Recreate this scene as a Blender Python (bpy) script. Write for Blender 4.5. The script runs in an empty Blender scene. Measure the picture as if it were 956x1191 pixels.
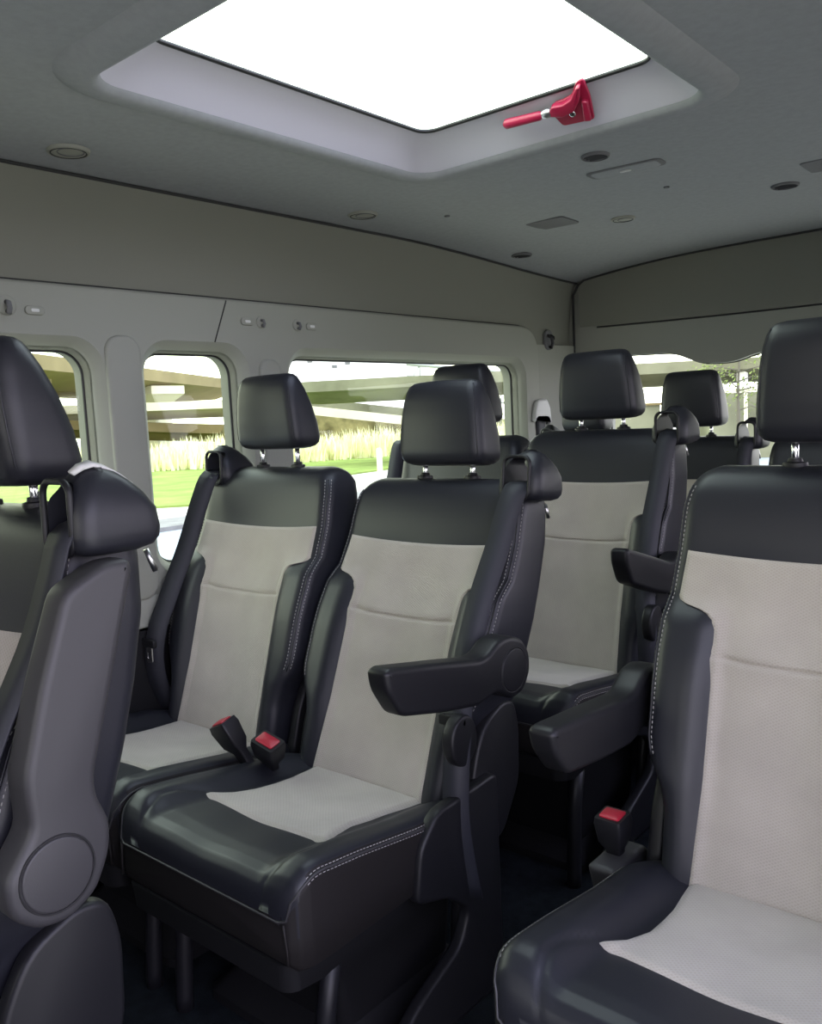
import bpy, bmesh, math, random
from math import sin, cos, pi, radians, sqrt, hypot
from mathutils import Vector, Matrix
random.seed(7)
SC = bpy.context.scene
COL = SC.collection

# ------------------------------------------------------------------ helpers
def interp(tab, v):
    if (tab[0][0] > tab[-1][0]): tab = tab[::-1]
    if v <= tab[0][0]: return tab[0][1]
    for (a, x), (b, y) in zip(tab, tab[1:]):
        if v <= b: return x + (y - x) * (v - a) / (b - a)
    return tab[-1][1]
def sst(a, b, v):
    t = max(0., min(1., (v - a) / (b - a))); return t * t * (3 - 2 * t)

def link(name, bm, m, parent=None, loc=(0, 0, 0), smooth=True, auto=None):
    me = bpy.data.meshes.new(name)
    bmesh.ops.recalc_face_normals(bm, faces=bm.faces[:])
    bm.to_mesh(me); bm.free()
    for mm in (m if isinstance(m, (list, tuple)) else [m]): me.materials.append(mm)
    if smooth:
        me.shade_smooth()
        if auto is not None:
            me.set_sharp_from_angle(angle=radians(auto))
    o = bpy.data.objects.new(name, me); COL.objects.link(o)
    o.location = loc
    if parent is not None: o.parent = parent
    return o
def thing(name, label, cat, loc, group=None, rotz=0):
    o = bpy.data.objects.new(name, None); COL.objects.link(o)
    o.empty_display_size = .05
    o.location = loc; o.rotation_euler = (0, 0, rotz)
    o['label'] = label; o['category'] = cat
    if group: o['group'] = group
    return o
def tag(o, label, cat, group=None, kind=None):
    o['label'] = label; o['category'] = cat
    if group: o['group'] = group
    if kind: o['kind'] = kind
    return o
def struct(o):
    o['kind'] = 'structure'; return o

def bm_loft(bm, rings, cap=True):
    vr = [[bm.verts.new(p) for p in r] for r in rings]
    n = len(rings[0])
    for a, b in zip(vr, vr[1:]):
        for i in range(n):
            j = (i + 1) % n
            bm.faces.new((a[i], a[j], b[j], b[i]))
    if cap:
        for r in (vr[0], vr[-1]):
            c = Vector((0, 0, 0))
            for v in r: c += v.co
            cv = bm.verts.new(c / n)
            for i in range(n): bm.faces.new((r[i], r[(i + 1) % n], cv))
    return vr
def bm_grid(bm, rows):
    vr = [[bm.verts.new(p) for p in r] for r in rows]
    for a, b in zip(vr, vr[1:]):
        for i in range(len(a) - 1): bm.faces.new((a[i], a[i + 1], b[i + 1], b[i]))
    return vr
def bm_box(bm, lo, hi):
    ret = bmesh.ops.create_cube(bm, size=1)
    s = [hi[i] - lo[i] for i in range(3)]; c = [(hi[i] + lo[i]) / 2 for i in range(3)]
    for v in ret['verts']: v.co = Vector((v.co[i] * s[i] + c[i] for i in range(3)))
    return ret['verts']
def bm_tube(bm, pts, r, seg=8, closed=False, cap=True):
    pts = [Vector(p) for p in pts]; rings = []; n = len(pts)
    up = Vector((0.13, 0.27, 0.95))
    for i, p in enumerate(pts):
        a = pts[(i - 1) % n] if (closed or i > 0) else p
        b = pts[(i + 1) % n] if (closed or i < n - 1) else p
        t = (b - a).normalized()
        u = up.cross(t)
        if u.length < 1e-3: u = Vector((1, 0, 0)).cross(t)
        u.normalize(); w = t.cross(u); up = w
        rr = r(i / (n - 1)) if callable(r) else r
        rings.append([p + u * cos(2 * pi * k / seg) * rr + w * sin(2 * pi * k / seg) * rr for k in range(seg)])
    if closed: rings.append(rings[0]); 
    if closed:
        vr = [[bm.verts.new(p) for p in q] for q in rings[:-1]]
        for i in range(n):
            a, b = vr[i], vr[(i + 1) % n]
            for k in range(seg): bm.faces.new((a[k], a[(k + 1) % seg], b[(k + 1) % seg], b[k]))
    else: bm_loft(bm, rings, cap)
def rrect(x0, x1, y0, y1, r, k=6):
    """rounded rectangle outline, counter-clockwise, list of (x, y)"""
    out = []
    for cx, cy, a0 in ((x1 - r, y1 - r, 0), (x0 + r, y1 - r, 90), (x0 + r, y0 + r, 180), (x1 - r, y0 + r, 270)):
        for i in range(k + 1):
            a = radians(a0 + 90 * i / k); out.append((cx + r * cos(a), cy + r * sin(a)))
    return out
def round_poly(pts, r, k=5):
    """round the corners of a 2D polygon"""
    out = []; n = len(pts)
    rs = r if isinstance(r, (list, tuple)) else [r] * n
    for i in range(n):
        p0, p1, p2 = Vector(pts[i - 1]), Vector(pts[i]), Vector(pts[(i + 1) % n])
        d0 = (p0 - p1); d2 = (p2 - p1)
        rr = min(rs[i], d0.length * .45, d2.length * .45)
        a = p1 + d0.normalized() * rr; b = p1 + d2.normalized() * rr
        for j in range(k + 1):
            t = j / k; q = a * (1 - t) ** 2 + p1 * 2 * t * (1 - t) + b * t * t
            out.append((q.x, q.y))
    return out
def bm_prism(bm, outl, a, b, axis='x', bev=0.0, k=3):
    """closed outline (2D) swept from a to b along an axis with rounded rims"""
    cx = sum(p[0] for p in outl) / len(outl); cy = sum(p[1] for p in outl) / len(outl)
    def inset(d):
        n = len(outl); res = []
        for i in range(n):
            p0, p1, p2 = Vector(outl[i - 1]), Vector(outl[i]), Vector(outl[(i + 1) % n])
            t = (p2 - p0)
            if t.length < 1e-9: res.append(outl[i]); continue
            t.normalize(); nn = Vector((-t.y, t.x)) * SGN
            res.append((p1.x + nn.x * d, p1.y + nn.y * d))
        return res
    area = sum(outl[i - 1][0] * outl[i][1] - outl[i][0] * outl[i - 1][1] for i in range(len(outl)))
    SGN = 1 if area > 0 else -1
    def put(o2, t):
        if axis == 'x': return [Vector((t, p[0], p[1])) for p in o2]
        if axis == 'y': return [Vector((p[0], t, p[1])) for p in o2]
        return [Vector((p[0], p[1], t)) for p in o2]
    rings = []; s = 1 if b > a else -1
    if bev > 0:
        for j in range(k + 1):
            an = pi / 2 * j / k
            rings.append(put(inset(bev * (1 - sin(an))), a + s * bev * (1 - cos(an))))
        for j in range(k + 1):
            an = pi / 2 * (1 - j / k)
            rings.append(put(inset(bev * (1 - sin(an))), b - s * bev * (1 - cos(an))))
    else: rings = [put(outl, a), put(outl, b)]
    vr = [[bm.verts.new(p) for p in r] for r in rings]; n = len(outl)
    for q, w in zip(vr, vr[1:]):
        for i in range(n): bm.faces.new((q[i], q[(i + 1) % n], w[(i + 1) % n], w[i]))
    bm.faces.new(vr[0][::-1]); bm.faces.new(vr[-1])
def boolean(o, cutters, op='DIFFERENCE'):
    for c in cutters:
        md = o.modifiers.new('b', 'BOOLEAN'); md.object = c; md.operation = op; md.solver = 'EXACT'
    bpy.context.view_layer.update()
    dg = bpy.context.evaluated_depsgraph_get()
    me = bpy.data.meshes.new_from_object(o.evaluated_get(dg))
    o.modifiers.clear(); old = o.data; o.data = me; bpy.data.meshes.remove(old)
    for c in cutters: 
        m2 = c.data; bpy.data.objects.remove(c); bpy.data.meshes.remove(m2)
    me.name = o.name
    return o

# ------------------------------------------------------------------ materials
def mat(name, col, rough=.5, metal=0., bump=None, noise=None, sheen=0, spec=.5, coat=0):
    m = bpy.data.materials.new(name); m.use_nodes = True
    nt = m.node_tree; b = nt.nodes['Principled BSDF']
    b.inputs['Base Color'].default_value = (*col, 1); b.inputs['Roughness'].default_value = rough
    b.inputs['Metallic'].default_value = metal; b.inputs['Specular IOR Level'].default_value = spec
    if sheen: b.inputs['Sheen Weight'].default_value = sheen; b.inputs['Sheen Roughness'].default_value = .5
    if coat: b.inputs['Coat Weight'].default_value = coat
    tc = nt.nodes.new('ShaderNodeTexCoord')
    if bump:
        sc, st, dist = bump
        n = nt.nodes.new('ShaderNodeTexNoise'); n.inputs['Scale'].default_value = sc; n.inputs['Detail'].default_value = 3
        nt.links.new(tc.outputs['Object'], n.inputs['Vector'])
        bp = nt.nodes.new('ShaderNodeBump'); bp.inputs['Strength'].default_value = st; bp.inputs['Distance'].default_value = dist
        nt.links.new(n.outputs['Fac'], bp.inputs['Height']); nt.links.new(bp.outputs['Normal'], b.inputs['Normal'])
    if noise:
        sc, lo, hi = noise
        n = nt.nodes.new('ShaderNodeTexNoise'); n.inputs['Scale'].default_value = sc; n.inputs['Detail'].default_value = 4
        nt.links.new(tc.outputs['Object'], n.inputs['Vector'])
        r = nt.nodes.new('ShaderNodeValToRGB'); e = r.color_ramp.elements
        e[0].position = .3; e[1].position = .7
        e[0].color = (*[c * lo for c in col], 1); e[1].color = (*[min(1, c * hi) for c in col], 1)
        nt.links.new(n.outputs['Fac'], r.inputs['Fac']); nt.links.new(r.outputs['Color'], b.inputs['Base Color'])
    return m
def fabric(name, col):
    m = mat(name, col, .95, sheen=.25, spec=.15); nt = m.node_tree; b = nt.nodes['Principled BSDF']
    tc = nt.nodes.new('ShaderNodeTexCoord'); sx = nt.nodes.new('ShaderNodeSeparateXYZ'); nt.links.new(tc.outputs['Object'], sx.inputs[0])
    ad = nt.nodes.new('ShaderNodeMath'); ad.operation = 'ADD'; nt.links.new(sx.outputs['Y'], ad.inputs[0]); nt.links.new(sx.outputs['Z'], ad.inputs[1])
    cb = nt.nodes.new('ShaderNodeCombineXYZ'); nt.links.new(sx.outputs['X'], cb.inputs['X']); nt.links.new(ad.outputs[0], cb.inputs['Z'])
    def wave(ang, scale):
        mp = nt.nodes.new('ShaderNodeMapping'); mp.inputs['Rotation'].default_value = (0, radians(ang), 0)
        nt.links.new(cb.outputs[0], mp.inputs['Vector'])
        w = nt.nodes.new('ShaderNodeTexWave'); w.wave_type = 'BANDS'; w.bands_direction = 'Z'
        w.inputs['Scale'].default_value = scale; w.inputs['Distortion'].default_value = 1.2
        w.inputs['Detail'].default_value = 1; w.inputs['Detail Scale'].default_value = 2
        nt.links.new(mp.outputs['Vector'], w.inputs['Vector']); return w
    w1, w2 = wave(38, 62), wave(-38, 62)
    mx = nt.nodes.new('ShaderNodeMath'); mx.operation = 'MAXIMUM'
    nt.links.new(w1.outputs['Fac'], mx.inputs[0]); nt.links.new(w2.outputs['Fac'], mx.inputs[1])
    r = nt.nodes.new('ShaderNodeValToRGB'); e = r.color_ramp.elements
    e[0].position = .25; e[1].position = .95
    e[0].color = (*[c * .90 for c in col], 1); e[1].color = (*[c * 1.04 for c in col], 1)
    nt.links.new(mx.outputs[0], r.inputs['Fac'])
    n = nt.nodes.new('ShaderNodeTexNoise'); n.inputs['Scale'].default_value = 9; n.inputs['Detail'].default_value = 5
    nt.links.new(tc.outputs['Object'], n.inputs['Vector'])
    r2 = nt.nodes.new('ShaderNodeMapRange'); r2.inputs['From Min'].default_value = .3; r2.inputs['From Max'].default_value = .7
    r2.inputs['To Min'].default_value = .9; r2.inputs['To Max'].default_value = 1.05
    nt.links.new(n.outputs['Fac'], r2.inputs['Value'])
    vm = nt.nodes.new('ShaderNodeVectorMath'); vm.operation = 'SCALE'
    nt.links.new(r.outputs['Color'], vm.inputs[0]); nt.links.new(r2.outputs['Result'], vm.inputs['Scale'])
    nt.links.new(vm.outputs['Vector'], b.inputs['Base Color'])
    bp = nt.nodes.new('ShaderNodeBump'); bp.inputs['Strength'].default_value = .35; bp.inputs['Distance'].default_value = .001
    nt.links.new(mx.outputs[0], bp.inputs['Height']); nt.links.new(bp.outputs['Normal'], b.inputs['Normal'])
    return m
LEATHER = mat('black_leather', (.0135, .0142, .0195), .43, bump=(420, .12, .001), spec=.42)
SEATSIDE = mat('side_vinyl', (.011, .0095, .0095), .62, bump=(500, .15, .001), spec=.3)
FABRIC = fabric('beige_fabric', (.385, .352, .305))
PLASTIC = mat('black_plastic', (.009, .009, .011), .45, bump=(700, .08, .0008), spec=.35)
GREYPL = mat('charcoal_plastic', (.034, .033, .036), .5, bump=(600, .12, .0008))
WEB = mat('seat_belt_webbing', (.014, .015, .022), .6, bump=(900, .3, .0006))
CHROME = mat('chrome', (.82, .82, .84), .12, 1)
STEEL = mat('brushed_steel', (.6, .6, .6), .3, 1)
PIPE = mat('stitch_thread', (.33, .32, .31), .8)
SEAM = mat('seam_thread', (.008, .008, .009), .8)
RED = mat('buckle_red', (.36, .012, .03), .4)
TRIM = mat('grey_trim', (.275, .278, .238), .62, bump=(260, .12, .001))
CEIL = mat('headliner', (.31, .32, .325), .95, bump=(500, .3, .001), noise=(60, .95, 1.04), spec=.1)
PANEL = mat('upper_panel', (.20, .20, .168), .9, bump=(500, .25, .001), spec=.15)
SKIRT = mat('hatch_skirt', (.56, .545, .60), .55, bump=(300, .05, .001))
GROOVE_SHADE = mat('panel_gap_and_shade', (.03, .03, .03), .9)
VENTG = mat('speaker_mesh', (.14, .14, .145), .8, bump=(1200, .6, .001))
RUBBER = mat('rubber_seal', (.01, .01, .01), .5)
DARKTRIM = mat('lower_trim', (.006, .006, .007), .7, bump=(300, .15, .001), spec=.25)
CARPET = mat('floor_carpet', (.011, .014, .017), .95, bump=(350, .7, .003), noise=(40, .7, 1.25), spec=.1)
PALE = mat('pale_grey_plastic', (.62, .62, .60), .45)
REDH = mat('red_painted_metal', (.36, .010, .05), .35, coat=.3)
LENS = mat('lamp_lens', (.55, .55, .53), .3)
def glass_mat():
    m = bpy.data.materials.new('window_glass'); m.use_nodes = True; nt = m.node_tree; nt.nodes.clear()
    o = nt.nodes.new('ShaderNodeOutputMaterial'); mx = nt.nodes.new('ShaderNodeMixShader')
    t = nt.nodes.new('ShaderNodeBsdfTransparent'); t.inputs['Color'].default_value = (.93, .97, .93, 1)
    g = nt.nodes.new('ShaderNodeBsdfGlossy'); g.inputs['Roughness'].default_value = .02
    mx.inputs['Fac'].default_value = .015
    nt.links.new(t.outputs[0], mx.inputs[1]); nt.links.new(g.outputs[0], mx.inputs[2])
    nt.links.new(mx.outputs[0], o.inputs['Surface']); return m
GLASS = glass_mat()

# ------------------------------------------------------------------ the van shell
FLOOR = -1.165
WX = -2.03      # inner face of the left side trim
XR = .16        # inner face of the right side
YF = -1.5       # front end
XC = -1.0       # the middle of the van
def ceil_z(x, y):
    t = abs(x - XC) / 1.05
    e = -.028 * t ** 3
    if x < XC: e -= .055 * sst(2.3, 3.75, y) * t ** 3
    return .662 + e + .01 * sst(2.6, 3.8, y) * (1 - t)
def rear_y(x): return 3.62 + .16 * (1 - min(1, ((x - XC) / 1.06) ** 2))

# floor
bm = bmesh.new(); bm_box(bm, (WX - .1, YF - .1, FLOOR - .05), (XR + .1, 3.95, FLOOR)); struct(link('floor', bm, CARPET, smooth=False))

# ceiling with the hatch opening
HO = (-1.512, -.722, .90, 1.895)      # outer edge of the sloping skirt
HI = (-1.418, -.797, .978, 1.79)      # edge of the glass
bm = bmesh.new()
xs = [WX - .05 + (XR + .05 - WX + .05) * i / 44 for i in range(45)]
ys = [YF - .05 + (3.9 - YF) * j / 60 for j in range(61)]
top = [[Vector((x, y, ceil_z(x, y) + .05)) for x in xs] for y in ys]
bot = [[Vector((x, y, ceil_z(x, y))) for x in xs] for y in ys]
a = bm_grid(bm, bot); b = bm_grid(bm, top)
ra = a[0] + [r[-1] for r in a[1:]] + a[-1][-2::-1] + [r[0] for r in a[-2:0:-1]]
rb = b[0] + [r[-1] for r in b[1:]] + b[-1][-2::-1] + [r[0] for r in b[-2:0:-1]]
for i in range(len(ra)):
    j = (i + 1) % len(ra); bm.faces.new((ra[i], ra[j], rb[j], rb[i]))
c = link('ceiling', bm, CEIL)
bm = bmesh.new(); bm_prism(bm, rrect(*HO, .07), .5, .9, 'z'); cut = link('cut', bm, CEIL)
boolean(c, [cut]); struct(c); c.data.shade_smooth(); c.data.set_sharp_from_angle(angle=radians(40))
# roof hatch: skirt, surround ridge, rubber seal, glass
hatch = thing('roof_hatch', 'large square roof hatch with bright glass and pale sloping skirt in the ceiling', 'roof hatch', ((HO[0] + HO[1]) / 2, (HO[2] + HO[3]) / 2, .66))
hl = -hatch.location
def zc(x, y): return ceil_z(x, y)
bm = bmesh.new(); rings = []
for t in range(0, 7):
    s = t / 6
    e = [HO[i] + (HI[i] - HO[i]) * s for i in range(4)]
    ring = rrect(*e, .07 - .03 * s, 8)
    rings.append([Vector((p[0], p[1], (zc(*p) - .004) * (1 - s ** 1.0) + .722 * s + .010 * sin(pi * s))) for p in ring])
bm_loft(bm, rings, False)
link('skirt', bm, SKIRT, hatch, hl, auto=50)
bm = bmesh.new(); rings = []
for dx, dz in ((-.002, -.004), (.004, -.015), (.016, -.019), (.05, -.014), (.078, -.001), (.08, .004)):
    ring = rrect(HO[0] - dx, HO[1] + dx, HO[2] - dx, HO[3] + dx, .07 + max(dx, 0), 10)
    rings.append([Vector((p[0], p[1], zc(*p) + dz)) for p in ring])
bm_loft(bm, rings, False)
link('surround', bm, CEIL, hatch, hl)
bm = bmesh.new(); bm_tube(bm, [(p[0], p[1], .723) for p in rrect(HI[0] - .002, HI[1] + .002, HI[2] - .002, HI[3] + .002, .04, 8)], .005, 6, True)
link('rubber_seal', bm, RUBBER, hatch, hl)
bm = bmesh.new(); bm_prism(bm, rrect(HI[0] - .27, HI[1] + .27, HI[2] - .27, HI[3] + .35, .045), .736, .741, 'z')
link('glass', bm, GLASS, hatch, hl, smooth=False)
# roof skin above
bm = bmesh.new()
vr = bm_grid(bm, [[Vector((x, y, .80)) for x in (WX - .15, XR + .15)] for y in (YF - .1, 4.0)])
bmesh.ops.solidify(bm, geom=bm.faces[:], thickness=.03)
c = link('roof', bm, TRIM, smooth=False)
bm = bmesh.new(); bm_prism(bm, rrect(HI[0] - .26, HI[1] + .26, HI[2] - .26, HI[3] + .34, .045), .7, .9, 'z'); cut = link('cut', bm, CEIL)
boolean(c, [cut]); struct(c)

# left side: base wall, surround panel with window openings
W1 = (.35, 1.168, -.37, .213); W2 = (1.335, 1.638, -.372, .213); W3 = (1.853, 3.16, -.372, .208)
def wall_cut(wn, grow=.03, deep=.2):
    bm = bmesh.new(); rings = []
    for x, g in ((WX - deep, 0), (WX - .062, 0), (WX - .045, .002), (WX - .02, .012), (WX - .004, .028), (WX + .004, .036), (WX + .1, .05)):
        rr = .062 + g * .8
        o2 = rrect(wn[0] - g, wn[1] + g, wn[2] - g, wn[3] + g, rr, 8)
        rings.append([Vector((x, p[0], p[1])) for p in o2])
    bm_loft(bm, rings, True)
    return link('cut', bm, TRIM)
# side wall (body), from below the floor to the ceiling; the cove above the trim line leans in
bm = bmesh.new()
prof = [(-.03, FLOOR - .02), (-.03, -.1), (-.03, .36), (-.028, .40), (-.018, .50), (.006, .60), (.03, .66), (.05, .70)]
rings = []
for j in range(41):
    y = YF - .05 + (3.75 - YF + .05) * j / 40
    rings.append([Vector((WX + p[0], y, p[1])) for p in prof] + [Vector((WX - .10, y, .72)), Vector((WX - .10, y, FLOOR - .02))])
bm_loft(bm, rings, True)
c = link('wall_left', bm, PANEL)
boolean(c, [wall_cut(w) for w in (W1, W2, W3)]); struct(c); c.data.shade_smooth(); c.data.set_sharp_from_angle(angle=radians(35))
# surround panel
bm = bmesh.new()
pl = round_poly([(YF, -.52), (3.30, -.52), (3.30, .372), (YF, .372)], [.01, .05, .13, .01], 10)
bm_prism(bm, pl, WX - .035, WX, 'x', .012, 4)
c = link('trim_1', bm, TRIM)
boolean(c, [wall_cut(w) for w in (W1, W2, W3)]); struct(c); c.data.shade_smooth(); c.data.set_sharp_from_angle(angle=radians(32))
# dark tube that paints in the ledge's shadow along its top edge
bm = bmesh.new(); bm_tube(bm, [(WX - .026, YF, .374), (WX - .026, 1.5, .374), (WX - .026, 3.18, .374), (WX - .026, 3.25, .355), (WX - .026, 3.29, .30), (WX - .026, 3.302, .22)], .0045, 6)
o = struct(link('trim_2', bm, GROOVE_SHADE))
bm = bmesh.new(); bm_tube(bm, [(WX + .001, 1.60 - .05 * t + .0 , .365 - .12 * t) for t in (0, .3, .6, 1)], .0018, 6)
struct(link('trim_3', bm, GROOVE_SHADE))
# seam between wall and headliner
bm = bmesh.new()
bm_tube(bm, [(WX + .022, y, ceil_z(WX, y) - .0035) for y in [YF + (3.66 - YF) * i / 50 for i in range(51)]], .0045, 6)
struct(link('trim_4', bm, GROOVE_SHADE))
# pillar covers between the windows
def pillar(n, y0, y1, ztop, zbot=-.45, r=.045):
    bm = bmesh.new(); bm_prism(bm, rrect(y0, y1, zbot, ztop, r, 8), WX - .01, WX + .010, 'x', .009, 4)
    struct(link('trim_%d' % n, bm, TRIM, auto=60))
pillar(5, 1.200, 1.303, .252, r=.045); pillar(6, 1.705, 1.79, .20, r=.035)
# lower dark trim
bm = bmesh.new(); bm_prism(bm, [(YF, FLOOR), (3.5, FLOOR), (3.5, -.515), (YF, -.515)], WX - .03, WX + .010, 'x', .008)
struct(link('trim_7', bm, DARKTRIM, auto=50))
bm = bmesh.new()
bm_grid(bm, [[Vector((WX - .002, y, -.44)), Vector((WX + .006, y, -.455)), Vector((WX + .010, y, -.475)), Vector((WX + .010, y, -.53))] for y in (YF, 3.3)])
struct(link('trim_8', bm, TRIM))
# windows with rubber seals
for n, w in enumerate((W1, W2, W3), 1):
    bm = bmesh.new(); bm_prism(bm, rrect(w[0] - .01, w[1] + .01, w[2] - .01, w[3] + .01, .065, 8), WX - .068, WX - .064, 'x')
    g = link('window_%d' % n, bm, GLASS, smooth=False); struct(g)
    bm = bmesh.new(); bm_tube(bm, [(WX - .06, p[0], p[1]) for p in rrect(w[0], w[1], w[2], w[3], .062, 10)], .0048, 6, True)
    link('window_seal', bm, RUBBER, g)

# rear wall (tailgate) : curved in plan
def rear_rows(yo):
    rows = []
    for k in range(25):
        z = FLOOR - .02 + (.74 - FLOOR + .02) * k / 24
        rows.append([Vector((x, rear_y(x) + yo + (.0 if z < .38 else .0), z)) for x in [WX - .06 + (XR - WX + .12) * i / 40 for i in range(41)]])
    return rows
bm = bmesh.new(); a = bm_grid(bm, rear_rows(0)); b = bm_grid(bm, rear_rows(.07))
ra = a[0] + [r[-1] for r in a[1:]] + a[-1][-2::-1] + [r[0] for r in a[-2:0:-1]]
rb = b[0] + [r[-1] for r in b[1:]] + b[-1][-2::-1] + [r[0] for r in b[-2:0:-1]]
for i in range(len(ra)):
    j = (i + 1) % len(ra); bm.faces.new((ra[i], ra[j], rb[j], rb[i]))
c = link('wall_back', bm, TRIM)
RW = round_poly([(-1.90, -.33), (-.12, -.33), (-.14, .205), (-1.25, .208), (-1.34, .176), (-1.48, .178), (-1.60, .236), (-1.88, .243)], [.08, .08, .08, .04, .05, .05, .04, .05], 6)
def rcut(g, y0, y1):
    bm = bmesh.new(); bm_prism(bm, RW, y0, y1, 'y'); return link('cut', bm, TRIM)
boolean(c, [rcut(0, 3.3, 4.1)]); struct(c); c.data.shade_smooth(); c.data.set_sharp_from_angle(angle=radians(35))
bm = bmesh.new()
bm_grid(bm, [[Vector((x, rear_y(x) + .045, z)) for x in [-1.93 + 1.86 * i / 30 for i in range(31)]] for z in (-.38, .27)])
g = struct(link('window_4', bm, GLASS, smooth=False))
bm = bmesh.new(); 
RD = []
for i in range(len(RW)):
    p, q = RW[i], RW[(i + 1) % len(RW)]; n = max(1, int(hypot(q[0] - p[0], q[1] - p[1]) / .08))
    RD += [(p[0] + (q[0] - p[0]) * t / n, p[1] + (q[1] - p[1]) * t / n) for t in range(n)]
bm_tube(bm, [(p[0], rear_y(p[0]) + .035, p[1]) for p in RD], .005, 6, True)
link('window_seal', bm, RUBBER, g)
# upper cover of the tailgate: raised panel above the window, with the line across it
bm = bmesh.new(); rows = []
for z, d in ((.386, 0), (.384, .018), (.40, .024), (.50, .024), (.60, .02), (.72, .01)):
    rows.append([Vector((x, rear_y(x) - d, z)) for x in [WX + .03 + (XR - WX - .06) * i / 40 for i in range(41)]])
bm_grid(bm, rows); struct(link('trim_9', bm, PANEL, auto=40))
bm = bmesh.new(); bm_tube(bm, [(x, rear_y(x) - .006, .378) for x in [WX + .10 + (XR - WX - .2) * i / 40 for i in range(41)]], .0035, 6); struct(link('trim_10', bm, GROOVE_SHADE))
# dark seal round the tailgate opening
bm = bmesh.new()
pts = [(WX + .0, rear_y(WX) - .015, z) for z in (FLOOR, -.4, 0, .25, .45)] + [(WX + .004, rear_y(WX) - .02, .53)]
for i in range(1, 40):
    x = WX + .01 + (XR - WX - .02) * (i / 39) ** 1.3
    pts.append((x, rear_y(x) - .026, min(ceil_z(x, 3.65) - .003, .545 + .14 * (1 - math.exp(-(x - WX) / .12)))))
bm_tube(bm, pts, .0055, 6); struct(link('trim_11', bm, GROOVE_SHADE))
# corner pillar at the rear left
bm = bmesh.new()
bm_grid(bm, [[Vector((WX - .028 + .03 * sst(3.3, 3.66, y), y, z)) for y in [3.28 + .40 * i / 12 for i in range(13)]] for z in (FLOOR, -.3, 0, .2, .29, .30)])
struct(link('trim_12', bm, TRIM))

# right side wall with the open sliding doorway and side window, front bulkhead with windscreen
bm = bmesh.new(); bm_box(bm, (XR, YF, FLOOR - .02), (XR + .07, 3.85, .72)); c = link('wall_right', bm, TRIM, smooth=False)
cs = []
for y0, y1, z0, z1 in ((-.70, .86, FLOOR + .02, .50), (1.0, 1.65, -.37, .21), (1.85, 3.2, -.37, .21), (-1.4, -.75, -.37, .21)):
    bm = bmesh.new(); bm_prism(bm, rrect(y0, y1, z0, z1, .07), XR - .1, XR + .2, 'x'); cs.append(link('cut', bm, TRIM))
boolean(c, cs); struct(c)
bm = bmesh.new(); bm_box(bm, (WX - .1, YF - .06, FLOOR - .02), (XR + .07, YF, .72)); c = link('wall_front', bm, TRIM, smooth=False)
bm = bmesh.new(); bm_prism(bm, rrect(WX + .3, XR - .3, -.2, .33, .1), YF - .2, YF + .1, 'y'); boolean(c, [link('cut', bm, TRIM)]); struct(c)

# ------------------------------------------------------------------ seats
YFT = [(.0, -.005), (-.006, -.026), (-.016, -.042), (-.035, -.056), (-.065, -.067), (-.09, -.074), (-.136, -.085), (-.225, -.118), (-.307, -.151), (-.5, -.21), (-.654, -.261), (-.74, -.28)]
YRT = [(.0, .02), (-.006, .038), (-.016, .050), (-.04, .060), (-.136, .052), (-.225, .028), (-.307, .0), (-.5, -.07), (-.654, -.13), (-.74, -.16)]
WT = [(.0, .195), (-.006, .215), (-.016, .228), (-.035, .239), (-.065, .246), (-.136, .250), (-.3, .256), (-.44, .253), (-.48, .243), (-.51, .226), (-.55, .215), (-.74, .210)]
BUL = [(-.16, 0), (-.214, .003), (-.228, .014), (-.25, .027), (-.35, .034), (-.5, .033), (-.62, .02), (-.72, .01)]
def front_y(x, z):
    ax = abs(x)
    y = interp(YFT, z) - interp(BUL, z) * sst(.13, .185, ax)
    y += .012 * sst(.12, .0, ax) * sst(-.12, -.25, z)          # gentle hollow in the middle
    return y
def back_ring(z, inset=0):
    w = interp(WT, z) - inset; yr = interp(YRT, z) - inset
    fy = lambda x: front_y(x, z) + inset
    th = yr - fy(w * .9); r = min(.032, th * .42); r2 = min(.03, th * .42); ring = []
    n = 34
    for i in range(n + 1):
        x = -(w - r) + 2 * (w - r) * i / n; ring.append(Vector((x, fy(x), z)))
    ye = fy(w - r)
    for i in range(1, 7):
        a = radians(-90 + 90 * i / 6); ring.append(Vector((w - r + r * cos(a), ye + r + r * sin(a), z)))
    for i in range(0, 6):
        a = radians(90 * i / 5); ring.append(Vector((w - r2 + r2 * cos(a), yr - r2 + r2 * sin(a), z)))
    for i in range(1, 8): ring.append(Vector(((w - r2) * (1 - 2 * i / 8), yr, z)))
    for i in range(0, 6):
        a = radians(90 + 90 * i / 5); ring.append(Vector((-(w - r2) + r2 * cos(a), yr - r2 + r2 * sin(a), z)))
    for i in range(0, 6):
        a = radians(180 + 90 * i / 6); ring.append(Vector((-(w - r) + r * cos(a), ye + r + r * sin(a), z)))
    return ring
_cache = {}
def rot_rec(me_obj, a):
    """tilt a part of the back about the seat hinge"""
    pv = Vector((0, -.261, -.654))
    M = Matrix.Translation(pv) @ Matrix.Rotation(-a, 4, 'X') @ Matrix.Translation(-pv)
    me_obj.data.transform(M)

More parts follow.
